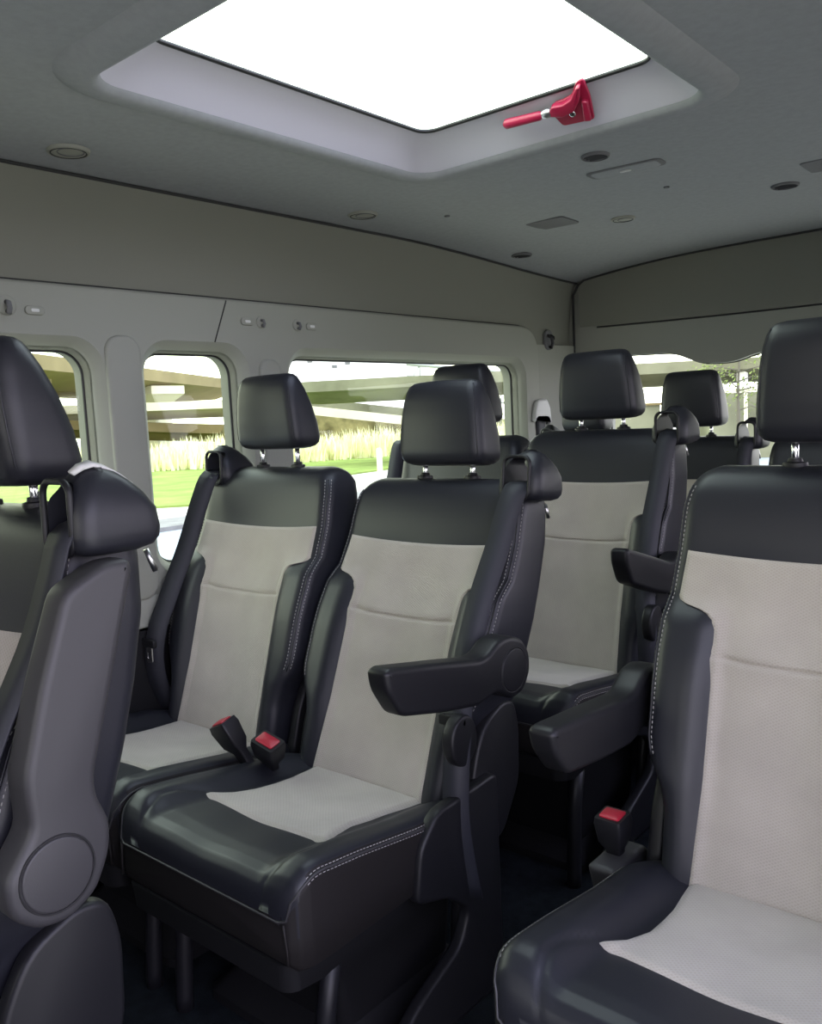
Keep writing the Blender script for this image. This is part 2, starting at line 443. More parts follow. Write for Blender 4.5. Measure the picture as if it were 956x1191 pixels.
def bm_backrest():
    bm = bmesh.new()
    zs = [-.73 + .03 * i for i in range(5)]
    z = zs[-1]
    while z < -.07: z += .012; zs.append(z)
    zs += [-.052, -.04, -.03, -.021, -.014, -.008, -.004, 0]
    bm_loft(bm, [back_ring(z) for z in zs]); return bm
WIT = [(-.10, .226), (-.213, .232), (-.219, .229), (-.2225, .220), (-.2245, .206), (-.227, .191), (-.232, .178), (-.241, .168), (-.256, .162), (-.28, .159), (-.5, .157), (-.67, .163)]
def bm_insert(lumbar=True):
    bm = bmesh.new(); rows = []
    zn = []; z = -.136
    while z > -.664:
        zn.append(z)
        z -= .0022 if (-.33 < z < -.29 or -.145 < z) else (.0012 if -.262 < z < -.212 else .009)
    zn += [-.661, -.664]
    N = 60
    for k, z in enumerate(zn):
        wi = interp(WIT, z); row = []
        for i in range(N + 1):
            s = -1 + 2 * i / N; s = math.copysign(1 - (1 - abs(s)) ** 1.35, s)
            x = s * wi
            zt = -.136 - .010 * (1 - (x / .23) ** 2) ; f = (z + .664) / (.664 - .136)
            zz = -.664 + f * (.664 + zt)
            e = min((1 - abs(s)) * wi, (-.134 - z) * 1.0 + .0005, (z + .6665) * 1.0)
            off = -.0035 + .008 * sst(0, .012, e)
            zl = -.302 - .010 * (1 - (x / .16) ** 2)
            if lumbar: off -= .0055 * sst(.0, .018, e) * math.exp(-((zz - zl) / .0032) ** 2) ; off += .003 * sst(.05, 0, abs(zz - zl))
            row.append(Vector((x, front_y(x, zz) - off, zz)))
        rows.append(row)
    bm_grid(bm, rows)
    # edge turned back into the cushion so the panel has body
    return bm
CTT = [(-.20, -.665), (-.26, -.657), (-.33, -.650), (-.4, -.643), (-.5, -.627), (-.55, -.619), (-.6, -.613), (-.65, -.609), (-.69, -.609), (-.715, -.614), (-.732, -.626), (-.742, -.643), (-.745, -.664)]
def cush_z(x, y, W=.262):
    ax = abs(x)
    z = interp(CTT, y) + .026 * sst(.15, .215, ax) * sst(-.765, -.66, y) * sst(-.15, -.32, y) - .004 * sst(.1, 0, ax)
    # seams running from the insert's front corners to the outer front edge
    d = abs(ax - interp([(-.76, .170), (-.70, .186), (-.64, .200), (-.6, .2), (-.56, .186), (-.538, .176)], y))
    if y < -.53: z -= .004 * math.exp(-(d / .005) ** 2)
    return z
def cush_ring(y):
    W = interp([(-.20, .235), (-.3, .258), (-.62, .260), (-.69, .258), (-.72, .252), (-.738, .238), (-.745, .225)], y)
    zb = interp([(-.20, -.75), (-.69, -.755), (-.72, -.752), (-.738, -.74), (-.745, -.725)], y)
    r = .026; ring = []; n = 84
    for i in range(n + 1):
        x = -(W - r) + 2 * (W - r) * i / n; ring.append(Vector((x, y, cush_z(x, y))))
    ze = cush_z(W - r, y); 
    for i in range(1, 7):
        a = radians(90 - 90 * i / 6); ring.append(Vector((W - r + r * cos(a), y, ze - r + r * sin(a))))
    ring.append(Vector((W, y, (ze - r + zb) / 2)))
    for x in (W, W - .01, W * .5, 0, -W * .5, -W + .01, -W): ring.append(Vector((x, y, zb + (.008 if abs(x) == W else 0))))
    ring.append(Vector((-W, y, (ze - r + zb) / 2)))
    for i in range(0, 6):
        a = radians(180 - 90 * i / 6); ring.append(Vector((-(W - r) + r * cos(a), y, ze - r + r * sin(a))))
    return ring
FR = lambda y: y if y > -.6 else -.6 + (y + .6) * .70
def bm_cushion():
    bm = bmesh.new(); ys = [-.20 - .01 * i for i in range(49)]
    ys += [-.685 - .004 * i for i in range(11)] + [-.729, -.733, -.737, -.74, -.7425, -.745]
    bm_loft(bm, [cush_ring(y) for y in ys])
    for v in bm.verts: v.co.y = FR(v.co.y)
    for f in bm.faces:
        c = f.calc_center_median()
        if c.z < -.666 or (abs(c.x) > .2515): f.material_index = 1
    return bm
CWT = [(-.26, .158), (-.36, .146), (-.45, .143), (-.5, .153), (-.548, .178)]
def bm_cinsert():
    bm = bmesh.new(); rows = []; N = 48
    for k in range(61):
        y = -.245 - (.548 - .245) * k / 60; wi = interp(CWT, y); row = []
        for i in range(N + 1):
            s = -1 + 2 * i / N; x = s * wi
            yy = y - .010 * (1 - s * s) * (k / 60)
            e = min((1 - abs(s)) * wi, (y + .5485))
            off = -.003 + .0085 * sst(0, .012, e)
            row.append(Vector((x, yy, cush_z(min(abs(x), .15), yy) + off + .012 * sst(.13, .18, abs(x)) * .6)))
        rows.append(row)
    bm_grid(bm, rows); return bm
HRT = [(.030, .09, -.016, .026), (.0315, .104, -.030, .042), (.036, .116, -.041, .053), (.045, .123, -.048, .060), (.06, .126, -.052, .062), (.1, .1245, -.055, .056),
       (.15, .120, -.056, .042), (.19, .114, -.054, .026), (.21, .109, -.050, .016), (.222, .103, -.044, .006), (.229, .093, -.036, -.004), (.232, .078, -.028, -.014)]
def bm_headrest():
    bm = bmesh.new(); rings = []
    zs = sorted(set([h[0] for h in HRT] + [.07, .08, .09, .11, .12, .13, .14, .16, .17, .18, .2]))
    for z in zs:
        w = interp([(h[0], h[1]) for h in HRT], z); yf = interp([(h[0], h[2]) for h in HRT], z); yr = interp([(h[0], h[3]) for h in HRT], z)
        th = yr - yf; r = min(.030, th * .47); ring = []
        bow = .010
        def fy(x): return yf + bow * (x / w) ** 2
        for i in range(17):
            x = -(w - r) + 2 * (w - r) * i / 16; ring.append(Vector((x, fy(x), z)))
        ye = fy(w - r)
        for i in range(1, 7):
            a = radians(-90 + 90 * i / 6); ring.append(Vector((w - r + r * cos(a), ye + r + r * sin(a), z)))
        r2 = min(r, max(.001, (yr - ye - r) * .95))
        for i in range(0, 6):
            a = radians(90 * i / 5); ring.append(Vector((w - r2 + r2 * cos(a), yr - r2 + r2 * sin(a), z)))
        for i in range(1, 8): ring.append(Vector(((w - r2) * (1 - 2 * i / 8), yr, z)))
        for i in range(0, 6):
            a = radians(90 + 90 * i / 5); ring.append(Vector((-(w - r2) + r2 * cos(a), yr - r2 + r2 * sin(a), z)))
        for i in range(0, 6):
            a = radians(180 + 90 * i / 6); ring.append(Vector((-(w - r) + r * cos(a), ye + r + r * sin(a), z)))
        rings.append(ring)
    bm_loft(bm, rings); return bm
def front_corner(s, z, ang=45, out=.0):
    """point on the rounded front side edge of the back"""
    w = interp(WT, z); r = .032; ye = front_y(w - r, z); a = radians(-90 + ang)
    return Vector((s * (w - r + (r + out) * cos(a)), ye + r + (r + out) * sin(a), z))
def dashes(bm, pts, r=.0009, dash=.0045, gap=.0035):
    """a row of thread stitches along a polyline"""
    acc = []; 
    for a, b in zip(pts, pts[1:]):
        n = max(1, int((b - a).length / .0005)); acc += [a.lerp(b, i / n) for i in range(n)]
    d = 0; last = acc[0]; cur = [acc[0]]; on = True
    for p in acc[1:]:
        d += (p - last).length; last = p
        if on and d > dash:
            bm_tube(bm, [cur[0], p], r, 4); on = False; d = 0
        elif not on and d > gap: cur = [p]; on = True; d = 0
PIV = Vector((0, -.145, -.385))
ARM = [(.047, -.040), (.10, -.062), (.20, -.066), (.31, -.064), (.352, -.022), (.362, .008), (.350, .016), (.22, .020), (.11, .022), (.085, .030), (.055, .056), (.020, .064), (-.025, .058), (-.055, .030), (-.062, -.006), (-.048, -.040), (-.01, -.058)]
def make_armrest(root, side, ang, off, x0=.268, x1=.322, scale=1.):
    o2 = round_poly([(-p[0] * scale, p[1] * scale) for p in ARM], .014, 3)
    bm = bmesh.new(); bm_prism(bm, o2, x0, x1, 'x', .011, 4)
    # the hand end tapers inward a little
    for v in bm.verts:
        t = sst(.05, .34, -v.co.y); v.co.x = (v.co.x - .295) * (1 - .12 * t) + .295
    R_ = Matrix.Rotation(-ang, 4, 'X')
    bm.transform(Matrix.Translation(off) @ R_)
    for v in bm.verts: v.co.x *= side
    ar = link('armrest', bm, GREYPL if abs(ang) > 1 else PLASTIC, root, root['h'], auto=38)
    bm = bmesh.new()
    ring = [(.042 * cos(2 * pi * k / 40), .042 * sin(2 * pi * k / 40)) for k in range(40)]
    bm_prism(bm, ring, x1 - .004, x1 + .0025, 'x', .0025, 3)
    bm.transform(Matrix.Translation(off))
    for v in bm.verts: v.co.x *= side
    link('pivot_cap', bm, GREYPL if abs(ang) > 1 else PLASTIC, ar, auto=38)
    bm = bmesh.new(); bm_tube(bm, [(x1 + .0003, p[0] * 1.045, p[1] * 1.045) for p in ring], .0014, 5, True)
    bm.transform(Matrix.Translation(off))
    for v in bm.verts: v.co.x *= side
    link('pivot_ring', bm, SEAM, ar)
    return ar
def ribbon(bm, pts, widths, wdirs, th=.0016):
    """flat webbing strap; pts centre line, wdirs width directions"""
    rings = []
    n = len(pts)
    for i, p in enumerate(pts):
        t = (pts[min(i + 1, n - 1)] - pts[max(i - 1, 0)]).normalized()
        wd = Vector(wdirs[i]); wd = (wd - t * wd.dot(t)).normalized(); nn = t.cross(wd)
        h = widths[i] / 2
        rings.append([p - wd * h - nn * th, p + wd * h - nn * th, p + wd * h + nn * th, p - wd * h + nn * th])
    bm_loft(bm, rings)
def smooth_path(ctrl, n=28):
    out = []; m = len(ctrl) - 1
    for k in range(n + 1):
        t = k / n * m; i = min(int(t), m - 1); f = t - i
        p0, p1, p2, p3 = ctrl[max(i - 1, 0)], ctrl[i], ctrl[i + 1], ctrl[min(i + 2, m)]
        out.append(tuple(.5 * ((2 * p1[j]) + (-p0[j] + p2[j]) * f + (2 * p0[j] - 5 * p1[j] + 4 * p2[j] - p3[j]) * f * f + (-p0[j] + 3 * p1[j] - 3 * p2[j] + p3[j]) * f ** 3) for j in range(len(p1))))
    return out
def make_guide(root, side, rec, strip=False, gx=0.):
    zt = [(-.046, -.014), (-.041, -.003), (-.032, .002), (-.02, .003), (.005, .002), (.025, -.002), (.042, -.009), (.054, -.017), (.061, -.027), (.063, -.035)]
    bm = bmesh.new(); rings = []
    for z, g in zt:
        x0, x1, y0, y1 = .184 + gx, .286 + gx, -.066, .046
        lean = -.10 * (z + .05)
        gg = -g
        o2 = rrect(x0 + gg + max(0, z) * .3, x1 - gg, y0 + gg + max(0, -z - .04) * .35, y1 - gg * 1.1 - max(0, z) * .48, min(.024, .040 - gg * .75), 6)
        rings.append([Vector((p[0], p[1] - lean * .3, z)) for p in o2])
    bm_loft(bm, rings)
    g = link('belt_guide', bm, LEATHER)
    bm = bmesh.new(); bm_prism(bm, rrect(.203 + gx, .264 + gx, -.040, .045, .016, 5), -.3, .3, 'y'); cut = link('cut', bm, PLASTIC)
    boolean(g, [cut]); g.data.shade_smooth(); g.data.set_sharp_from_angle(angle=radians(42)); g.parent = root
    def fin(o):
        if side < 0: o.data.transform(Matrix.Scale(-1, 4, (1, 0, 0))); o.data.flip_normals()
        rot_rec(o, rec)
    fin(g); g.location = root['h']
    bm = bmesh.new(); bm_tube(bm, [(p[0], -.0655 + .10 * (p[1] + .02) * .25, p[1]) for p in rrect(.201 + gx, .266 + gx, -.042, .047, .018, 6)], .0044, 8, True)
    o = link('slot_rim', bm, PLASTIC, g); fin(o)
    if strip:
        bm = bmesh.new(); pp = []
        for y, z in ((-.052, .0555), (-.040, .0625), (-.026, .0655), (-.010, .0605), (.008, .050), (.026, .036)): pp.append(Vector((.256, y, z)))
        ribbon(bm, pp, [.010, .015, .017, .017, .015, .010], [(1, 0, -.3)] * 6, .002)
        o = link('tab', bm, PALE, g); fin(o); o['label'] = 'light grey strip'
    # the small release lever at the back of the guide
    bm = bmesh.new(); bm_tube(bm, [(.235, .052, -.055), (.238, .062, -.085)], .004, 8)
    o = link('release_lever', bm, STEEL, g); fin(o)
    return g
def make_belt(root, side, rec, ctrl, tongue=None, tdir=None, twist=None):
    c = [Vector(p) for p in smooth_path(ctrl)]
    bm = bmesh.new(); ribbon(bm, c, [.051] * len(c), [Vector((1, .5, 0)) if twist is None else Vector(twist)] * len(c))
    for v in bm.verts: v.co.x *= side
    bl = link('seat_belt', bm, WEB, root, root['h'])
    rot_rec(bl, rec)
    if tongue:
        t = Vector(tongue)
        bm = bmesh.new(); bm_prism(bm, rrect(-.030, .030, -.010, .012, .006), -.006, .006, 'y', .003)
        bm.transform(Matrix.Translation(t))
        for v in bm.verts: v.co.x *= side
        tg = link('tongue', bm, PLASTIC, bl); rot_rec(tg, rec)
        bm = bmesh.new()
        ol = rrect(-.013, .013, -.052, -.006, .004)
        bm_prism(bm, ol, -.0015, .0015, 'y'); tp = link('tongue_plate', bm, CHROME, None, smooth=False)
        bm = bmesh.new(); bm_prism(bm, rrect(-.007, .007, -.042, -.024, .003), -.01, .01, 'y'); boolean(tp, [link('cut', bm, CHROME)]); tp.parent = bl
        tp.data.transform(Matrix.Translation(t))
        if side < 0: tp.data.transform(Matrix.Scale(-1, 4, (1, 0, 0))); tp.data.flip_normals()
        rot_rec(tp, rec)
    return bl
def make_buckle(root, base, tip, w=.030, th=.018, name='buckle'):
    b0, t0 = Vector(base), Vector(tip); ax = (t0 - b0).normalized(); L = (t0 - b0).length
    sx = Vector((1, 0, 0)) - ax * ax.x; sx.normalize(); sy = ax.cross(sx)
    def ring(s, a, b, r):
        c = b0 + ax * s
        return [c + sx * p[0] + sy * p[1] for p in rrect(-a, a, -b, b, r, 4)]
    bm = bmesh.new()
    bm_loft(bm, [ring(0, w * .45, th * .4, .003), ring(L * .45, w * .55, th * .45, .004), ring(L * .6, w * .85, th * .85, .006), ring(L * .9, w, th, .006), ring(L, w * .93, th * .9, .005)])
    bk = link(name, bm, PLASTIC, root, root['h'], auto=50)
    bm = bmesh.new(); bm_loft(bm, [ring(L - .003, w * .72, th * .62, .004), ring(L + .0025, w * .72, th * .62, .004), ring(L + .004, w * .62, th * .5, .004)])
    rb = link('release_button', bm, RED, bk, auto=50); rb['label'] = 'red release button'
    return bk

def make_seat(label, P,  rec=0., guide=1, arm=None, arm_side=1, hr=(0, 0, 0), hrs=1., belt=True, buckles=(), group='passenger seats in the van', strip=False, arm_off=(0, 0, 0), arm_ang=0, arm_scale=1., detail=True, tongue=True, belt_ctrl=None, name='passenger_seat', cover=True, tongue_at=None, gx=0., bracket=False, sx_=1., plain_side=0):
    root = thing(name, label, 'seat', (P[0], P[1], FLOOR), group); root.scale = (sx_, 1, 1)
    root['h'] = (0, 0, P[2] - FLOOR); h = root['h']
    def shared(key, fn, pname, m, recl, parent=root, auto=None, loc=None):
        k = (key, round(recl, 5))
        if k not in _cache:
            o = link(pname, fn(), m, parent, h if loc is None else loc, auto=auto)
            if recl: rot_rec(o, recl)
            _cache[k] = o.data
        else:
            o = bpy.data.objects.new(pname, _cache[k]); COL.objects.link(o); o.parent = parent; o.location = h if loc is None else loc
        return o
    br = shared('back', bm_backrest, 'backrest', LEATHER, rec)
    ins = shared('insert', bm_insert, 'backrest_fabric', FABRIC, rec, parent=br, loc=(0, 0, 0)); ins['label'] = 'beige patterned fabric insert'
    cu = shared('cush', bm_cushion, 'cushion', [LEATHER, SEATSIDE], 0)
    ci = shared('cins', bm_cinsert, 'cushion_fabric', FABRIC, 0, parent=cu, loc=(0, 0, 0)); ci['label'] = 'beige fabric insert'
    # piping and stitching down both front edges of the back, round the cushion
    for s in (-1, 1):
        def st():
            bm = bmesh.new()
            zz = [-.03 - .0107 * i for i in range(42)]
            dashes(bm, [front_corner(s, z, 34, .0004) for z in zz]); dashes(bm, [front_corner(s, z, 62, .0004) for z in zz])
            return bm
        if detail: o = shared('stitch%d' % s, st, 'stitching', PIPE, rec, parent=br, loc=(0, 0, 0)); o['label'] = 'pale thread stitching'
    for s_ in (-1, 1):
        def pp():
            bm = bmesh.new(); bm_tube(bm, [front_corner(s_, -.03 - .0107 * i, 48, .0006) for i in range(42)], .0022, 6)
            return bm
        if detail: shared('piping%d' % s_, pp, 'piping', LEATHER, rec, parent=br, loc=(0, 0, 0))
    def cpath(out, ang=45):
        pts = []
        for y in [-.30 - .012 * i for i in range(33)] + [-.70, -.712, -.722, -.73]:
            W = interp([(-.20, .235), (-.3, .258), (-.62, .260), (-.69, .258), (-.72, .252), (-.738, .238), (-.745, .225)], y); r = .026
            ze = cush_z(W - r, y); a = radians(90 - ang)
            pts.append(Vector((W - r + (r + out) * cos(a), y, ze - r + (r + out) * sin(a))))
        for z in (-.67, -.69, -.71, -.73, -.745): pts.append(Vector((.232 + .004, -.744 + .0 - out, z)))
        return pts
    for s in (-1, 1):
        def cst():
            bm = bmesh.new()
            for an in (55, 75):
                p = [Vector((q.x * s, FR(q.y), q.z)) for q in cpath(.0005, an)[:-8]]; dashes(bm, p)
            return bm
        if detail and s != plain_side: o = shared('cstitch%d' % s, cst, 'stitching', PIPE, 0, parent=cu, loc=(0, 0, 0)); o['label'] = 'pale thread stitching'
    def cpipe():
        bm = bmesh.new()
        pr = [Vector((q.x, FR(q.y), q.z)) for q in cpath(.0008, 65)[:-5]] + [Vector((.237, FR(-.741), -.662))]
        fr = [Vector((x, FR(-.7475), -.667)) for x in [.222 - .444 * i / 20 for i in range(21)]]
        bm_tube(bm, pr + fr + [Vector((-q.x, q.y, q.z)) for q in pr[::-1]], .0022, 6)
        return bm
    if detail: shared('cpipe', cpipe, 'piping', GREYPL, 0, parent=cu, loc=(0, 0, 0))
    for s in (-1, 1):
        def vp():
            bm = bmesh.new(); bm_tube(bm, [Vector((s * (.232 + .006 * sst(-.66, -.72, z)), FR(-.7448), z)) for z in (-.668, -.69, -.715, -.735)], .0024, 6)
            return bm
        if detail: shared('vp%d' % s, vp, 'piping', SEATSIDE, 0, parent=cu, loc=(0, 0, 0))
    # headrest
    hd = link('headrest', bm_headrest(), LEATHER, root, h)
    S = Matrix.Translation(Vector((hr[0], hr[1], .03 + hr[2]))) @ Matrix.Scale(hrs, 4) @ Matrix.Translation((0, 0, -.03))
    hd.data.transform(S); rot_rec(hd, rec)
    for s in (-1, 1):
        bm = bmesh.new()
        pts = []
        for z in [.04, .06, .1, .14, .18, .205, .22]:
            w = interp([(q[0], q[1]) for q in HRT], z); yf = interp([(q[0], q[2]) for q in HRT], z); yr = interp([(q[0], q[3]) for q in HRT], z)
            r = min(.03, (yr - yf) * .47); ye = yf + .01 * ((w - r) / w) ** 2; a = radians(-48)
            pts.append(Vector((s * (w - r + r * cos(a)), ye + r + r * sin(a), z)))
        bm_tube(bm, pts, .0016, 5)
        o = link('seam', bm, LEATHER, hd); o.data.transform(S); rot_rec(o, rec)
    for s in (-1, 1):
        bm = bmesh.new(); bm_tube(bm, [(s * .07, .004, -.01), (s * .07, .004, .05 + hr[2])], .0062, 12)
        o = link('headrest_post', bm, CHROME, root, h); rot_rec(o, rec); o['label'] = 'chrome post'
        bm = bmesh.new()
        bm_loft(bm, [[Vector((s * .07 + a * cos(t), .004 + b * sin(t), z)) for t in [2 * pi * k / 20 for k in range(20)]] for a, b, z in ((.019, .015, -.006), (.021, .017, .002), (.020, .016, .006), (.013, .011, .0075), (.011, .010, .013), (.009, .009, .0135))])
        o = link('post_collar', bm, PLASTIC, root, h, auto=50); rot_rec(o, rec)
    if guide:
        make_guide(root, guide, rec * .4 if strip else rec, strip, gx)
        if belt:
            ctrl = belt_ctrl or [(.240, -.005, -.006), (.240, -.068, -.016), (.236, -.098, -.07), (.232, -.125, -.14), (.230, -.185, -.26), (.238, -.245, -.40), (.258, -.285, -.52), (.264, -.29, -.66), (.27, -.25, -.82)]
            make_belt(root, guide, rec, ctrl, tongue_at if tongue else None, twist=(1, -.75, 0) if guide < 0 else ((1, .05, 0) if strip else None))
    if arm is not None:
        make_armrest(root, arm_side, arm_ang, PIV + Vector(arm_off), scale=arm_scale)
    # hinge covers, recliner cover, side cover
    for s in (-1, 1):
        o2 = round_poly([(-.06, -.485), (-.10, -.475), (-.165, -.50), (-.20, -.56), (-.235, -.68), (-.25, -.76), (-.12, -.76), (-.05, -.66), (-.045, -.54)], .03, 4)
        bm = bmesh.new(); bm_prism(bm, o2, .224, .252, 'x', .008, 3)
        for v in bm.verts: v.co.x *= s
        link('hinge_cover', bm, PLASTIC, root, h, auto=40)
    if cover:
        s = arm_side
        bm = bmesh.new(); bm_prism(bm, [(-.27 + .05 * cos(2 * pi * k / 32) * .8, -.50 + .05 * sin(2 * pi * k / 32)) for k in range(32)], .25, .278, 'x', .006)
        for v in bm.verts: v.co.x *= s
        link('recliner_cover', bm, PLASTIC, root, h, auto=40)
        o2 = round_poly([(-.16, -.60), (-.355, -.61), (-.405, -.66), (-.425, -.76), (-.33, -.79), (-.27, -.84), (-.30, -.90), (-.43, -.95), (-.55, -1.03), (-.56, -1.05), (-.16, -1.05)], .02, 3)
        bm = bmesh.new(); bm_prism(bm, o2, .244, .272, 'x', .008, 3)
        for v in bm.verts: v.co.x *= s
        link('side_cover', bm, GREYPL if strip else PLASTIC, root, h, auto=40)
    if bracket:
        o2 = round_poly([(-.305, -.655), (-.185, -.655), (-.14, -.70), (-.13, -.80), (-.215, -.80), (-.275, -.74)], .015, 4)
        bm = bmesh.new(); bm_prism(bm, o2, -.325, -.270, 'x', .010, 3); bk_ = link('buckle_bracket', bm, GREYPL, root, h, auto=40)
        bm = bmesh.new(); bm_prism(bm, [(-.222 + .0065 * cos(2 * pi * k / 16), -.685 + .0065 * sin(2 * pi * k / 16)) for k in range(16)], -.272, -.266, 'x', .002); link('screw', bm, CHROME, bk_, auto=40)
    # pedestal and legs
    bm = bmesh.new(); zl = -.745; zf = FLOOR - P[2]
    def prr(x, y0, y1, z): return [Vector((p[0], p[1], z)) for p in rrect(-x, x, y0, y1, .03, 4)]
    bm_loft(bm, [prr(.235, -.70, -.18, zl), prr(.232, -.695, -.18, zl - .05), prr(.18, -.56, -.2, zl - .11), prr(.165, -.52, -.2, zf + .06), prr(.2, -.56, -.16, zf + .02), prr(.2, -.56, -.16, zf)])
    link('pedestal', bm, DARKTRIM, root, h, auto=40)
    for sx in (-.205, .205):
        for yl in (-.60, -.22):
            bm = bmesh.new(); bm_tube(bm, [(sx, yl + .03, zl - .02), (sx, yl, zl - .15), (sx, yl - .01, zf + .03), (sx, yl - .01, zf)], lambda t: .018, 10)
            link('leg', bm, PLASTIC, root, h)
    for q in buckles: make_buckle(root, *q)
    del root['h']
    return root
D = radians
make_seat('black and beige seat with level armrest beside the seat that holds two red buckles', (-1.233, 1.516, -.113), D(5.92), 1, True, 1, arm_off=(0, -.018, .004), arm_ang=D(12), arm_scale=1.03, hrs=.97, hr=(0, 0, .0),
          buckles=[((-.208, -.345, -.665), (-.178, -.375, -.562), .034, .024)], tongue_at=(.248, -.290, -.468), plain_side=-1)
make_seat('black and beige seat beside narrow window, belt hanging down against the side wall', (-1.756, 1.52, -.11), D(.35), -1, None, 1, cover=False, hr=(-.004, 0, .018), hrs=.97,
          gx=-.035, belt_ctrl=[(.205, -.0, -.006), (.207, -.070, -.016), (.214, -.110, -.09), (.220, -.155, -.2), (.226, -.215, -.32), (.232, -.268, -.44), (.244, -.262, -.56), (.25, -.2, -.72)],
          buckles=[((.290, -.375, -.655), (.232, -.412, -.535), .034, .022)], plain_side=1, tongue_at=(.240, -.284, -.452))
make_seat('black and beige seat at the left edge with its long plastic armrest folded up', (-1.232, .581, -.104), D(-1.9), 1, True, 1, gx=.004, arm_ang=D(109), arm_off=(0, -.01, 0), strip=True, tongue=False, belt_ctrl=[(.246, .012, -.006), (.248, -.050, -.016), (.252, -.078, -.07), (.250, -.108, -.14), (.246, -.175, -.26), (.250, -.235, -.40), (.262, -.268, -.50), (.272, -.24, -.66), (.272, -.20, -.85)],
          )
make_seat('largest seat, at the right edge, with tall headrest and armrest to the aisle', (-.373, 1.537, -.116), D(-1.02), 1, True, -1, arm_ang=D(6), arm_off=(0, .02, -.02), hr=(0, -.0, .010), hrs=1.0,
          buckles=[((-.302, -.235, -.70), (-.303, -.245, -.585), .026, .026)], cover=False, bracket=True)
make_seat('black and beige seat with a hanging armrest standing behind the reclined aisle seat', (-1.232, 2.367, -.07), D(-1.98), 1, True, 1, arm_ang=D(18), arm_off=(0, -.03, .0), hr=(0, 0, .002), tongue_at=(.238, -.245, -.47))
make_seat('window seat in the third row whose dark headrest shows behind another headrest', (-1.756, 2.37, -.07), D(0), -1, None, 1, cover=False, hr=(0, 0, .01), detail=False, tongue=False, gx=-.035)
make_seat('back row seat whose headrest stands before the rear window', (-1.237, 3.06, -.116), D(-.2), 1, None, 1, cover=False, hr=(0, 0, .005), detail=False, tongue=False, sx_=.9)
make_seat('back row window seat almost wholly hidden behind the third row', (-1.672, 3.06, -.116), D(-.2), -1, None, 1, cover=False, detail=False, tongue=False, gx=-.035, sx_=.74)
make_seat('back row seat at the right, showing only a dark shoulder beside the largest headrest', (-.735, 3.06, -.116), D(-.2), 0, None, 1, cover=False, detail=False, sx_=.9)

# ------------------------------------------------------------------ fittings on the ceiling and walls
def disc(r, k=32): return [(r * cos(2 * pi * i / k), r * sin(2 * pi * i / k)) for i in range(k)]
def ring_mesh(r0, r1, z0, z1, k=36):
    bm = bmesh.new(); rings = []
    for r, z in ((r1, z0), (r1 - .002, z1 + .001), (r1 - .006, z1), (r0 + .003, z1 + .0015), (r0, z0)):
        rings.append([Vector((r * cos(2 * pi * i / k), r * sin(2 * pi * i / k), z)) for i in range(k)])
    bm_loft(bm, rings, False); return bm
def air_vent(x, y, r, open_, label, ang=0.):
    z = ceil_z(x, y); t = thing('air_vent', label, 'air vent', (x, y, z), 'round air vents in the ceiling', ang)
    link('vent_ring', ring_mesh(r * .80, r, .001, -.007), VENTG if open_ else TRIM, t, auto=50)
    bm = bmesh.new(); bm_prism(bm, disc(r * .81), .004, -.0005 if open_ else -.006, 'z', .0004)
    link('vent_core', bm, RUBBER if open_ else TRIM, t, auto=40)
    if open_:
        for k in range(-1, 2):
            y0 = k * r * .42; h = r * .72 * sqrt(max(.05, 1 - (k * .42) ** 2))
            bm = bmesh.new(); bm_prism(bm, [(-h, y0 - .0022), (h, y0 - .0022), (h, y0 + .0022), (-h, y0 + .0022)], -.0005, -.0065, 'z')
            bm.transform(Matrix.Translation((0, y0, 0)) @ Matrix.Rotation(.5, 4, 'X') @ Matrix.Translation((0, -y0, 0)))
            link('louver', bm, GREYPL, t, smooth=False)
    else:
        bm = bmesh.new(); bm_tube(bm, [(p[0] * .6 + r * .2, p[1] * .6, -.0062) for p in disc(r)], .0016, 6, True); link('flap_rim', bm, VENTG, t)
        bm = bmesh.new(); bm_tube(bm, [(p[0] * .81, p[1] * .81, -.0062) for p in disc(r)], .0014, 6, True); link('gap', bm, GROOVE_SHADE, t)
    return t
air_vent(-1.885, 1.068, .048, False, 'round closed air vent beside the ceiling seam at the left edge of the photo')
air_vent(-1.885, 2.046, .048, False, 'round closed air vent beside the ceiling seam halfway along the left side')
air_vent(-1.112, 2.118, .038, True, 'round open dark air vent between the roof hatch and the ceiling lamp')
air_vent(-.862, 2.872, .042, True, 'round open dark air vent below the cut off speaker panel at the right')
air_vent(-1.402, 2.862, .042, False, 'round closed air vent beside the square speaker panel on the ceiling')
air_vent(-1.905, 2.99, .042, True, 'small dark open air vent in the far left corner of the ceiling')
z = ceil_z(-1.114, 2.30)
t = thing('ceiling_lamp', 'long slim unlit ceiling lamp with a pale lens behind the roof hatch', 'ceiling lamp', (-1.114, 2.295, z), rotz=.08)
bm = bmesh.new(); bm_prism(bm, rrect(-.108, .108, -.036, .036, .02), .002, -.004, 'z', .002); link('lamp_housing', bm, VENTG, t, auto=50)
bm = bmesh.new(); bm_prism(bm, rrect(-.095, .095, -.029, .029, .016), -.002, -.0055, 'z', .001); link('lens', bm, CEIL, t, auto=50)
bm = bmesh.new(); bm_prism(bm, rrect(-.016, .016, -.006, .006, .003), -.005, -.0085, 'z', .0015); link('switch', bm, LENS, t, auto=50)
for x, y, a, lb in ((-1.59, 2.70, .04, 'square grey speaker mesh panel on the ceiling between two air vents'), (-.685, 2.712, 0, 'grey speaker mesh panel on the ceiling cut by the right edge of the photo')):
    z = ceil_z(x, y); t = thing('speaker_panel', lb, 'speaker', (x, y, z), 'speaker panels in the ceiling', a)
    bm = bmesh.new(); bm_prism(bm, rrect(-.073, .073, -.066, .066, .012), .002, -.003, 'z', .001); link('speaker_mesh', bm, VENTG, t, auto=50)
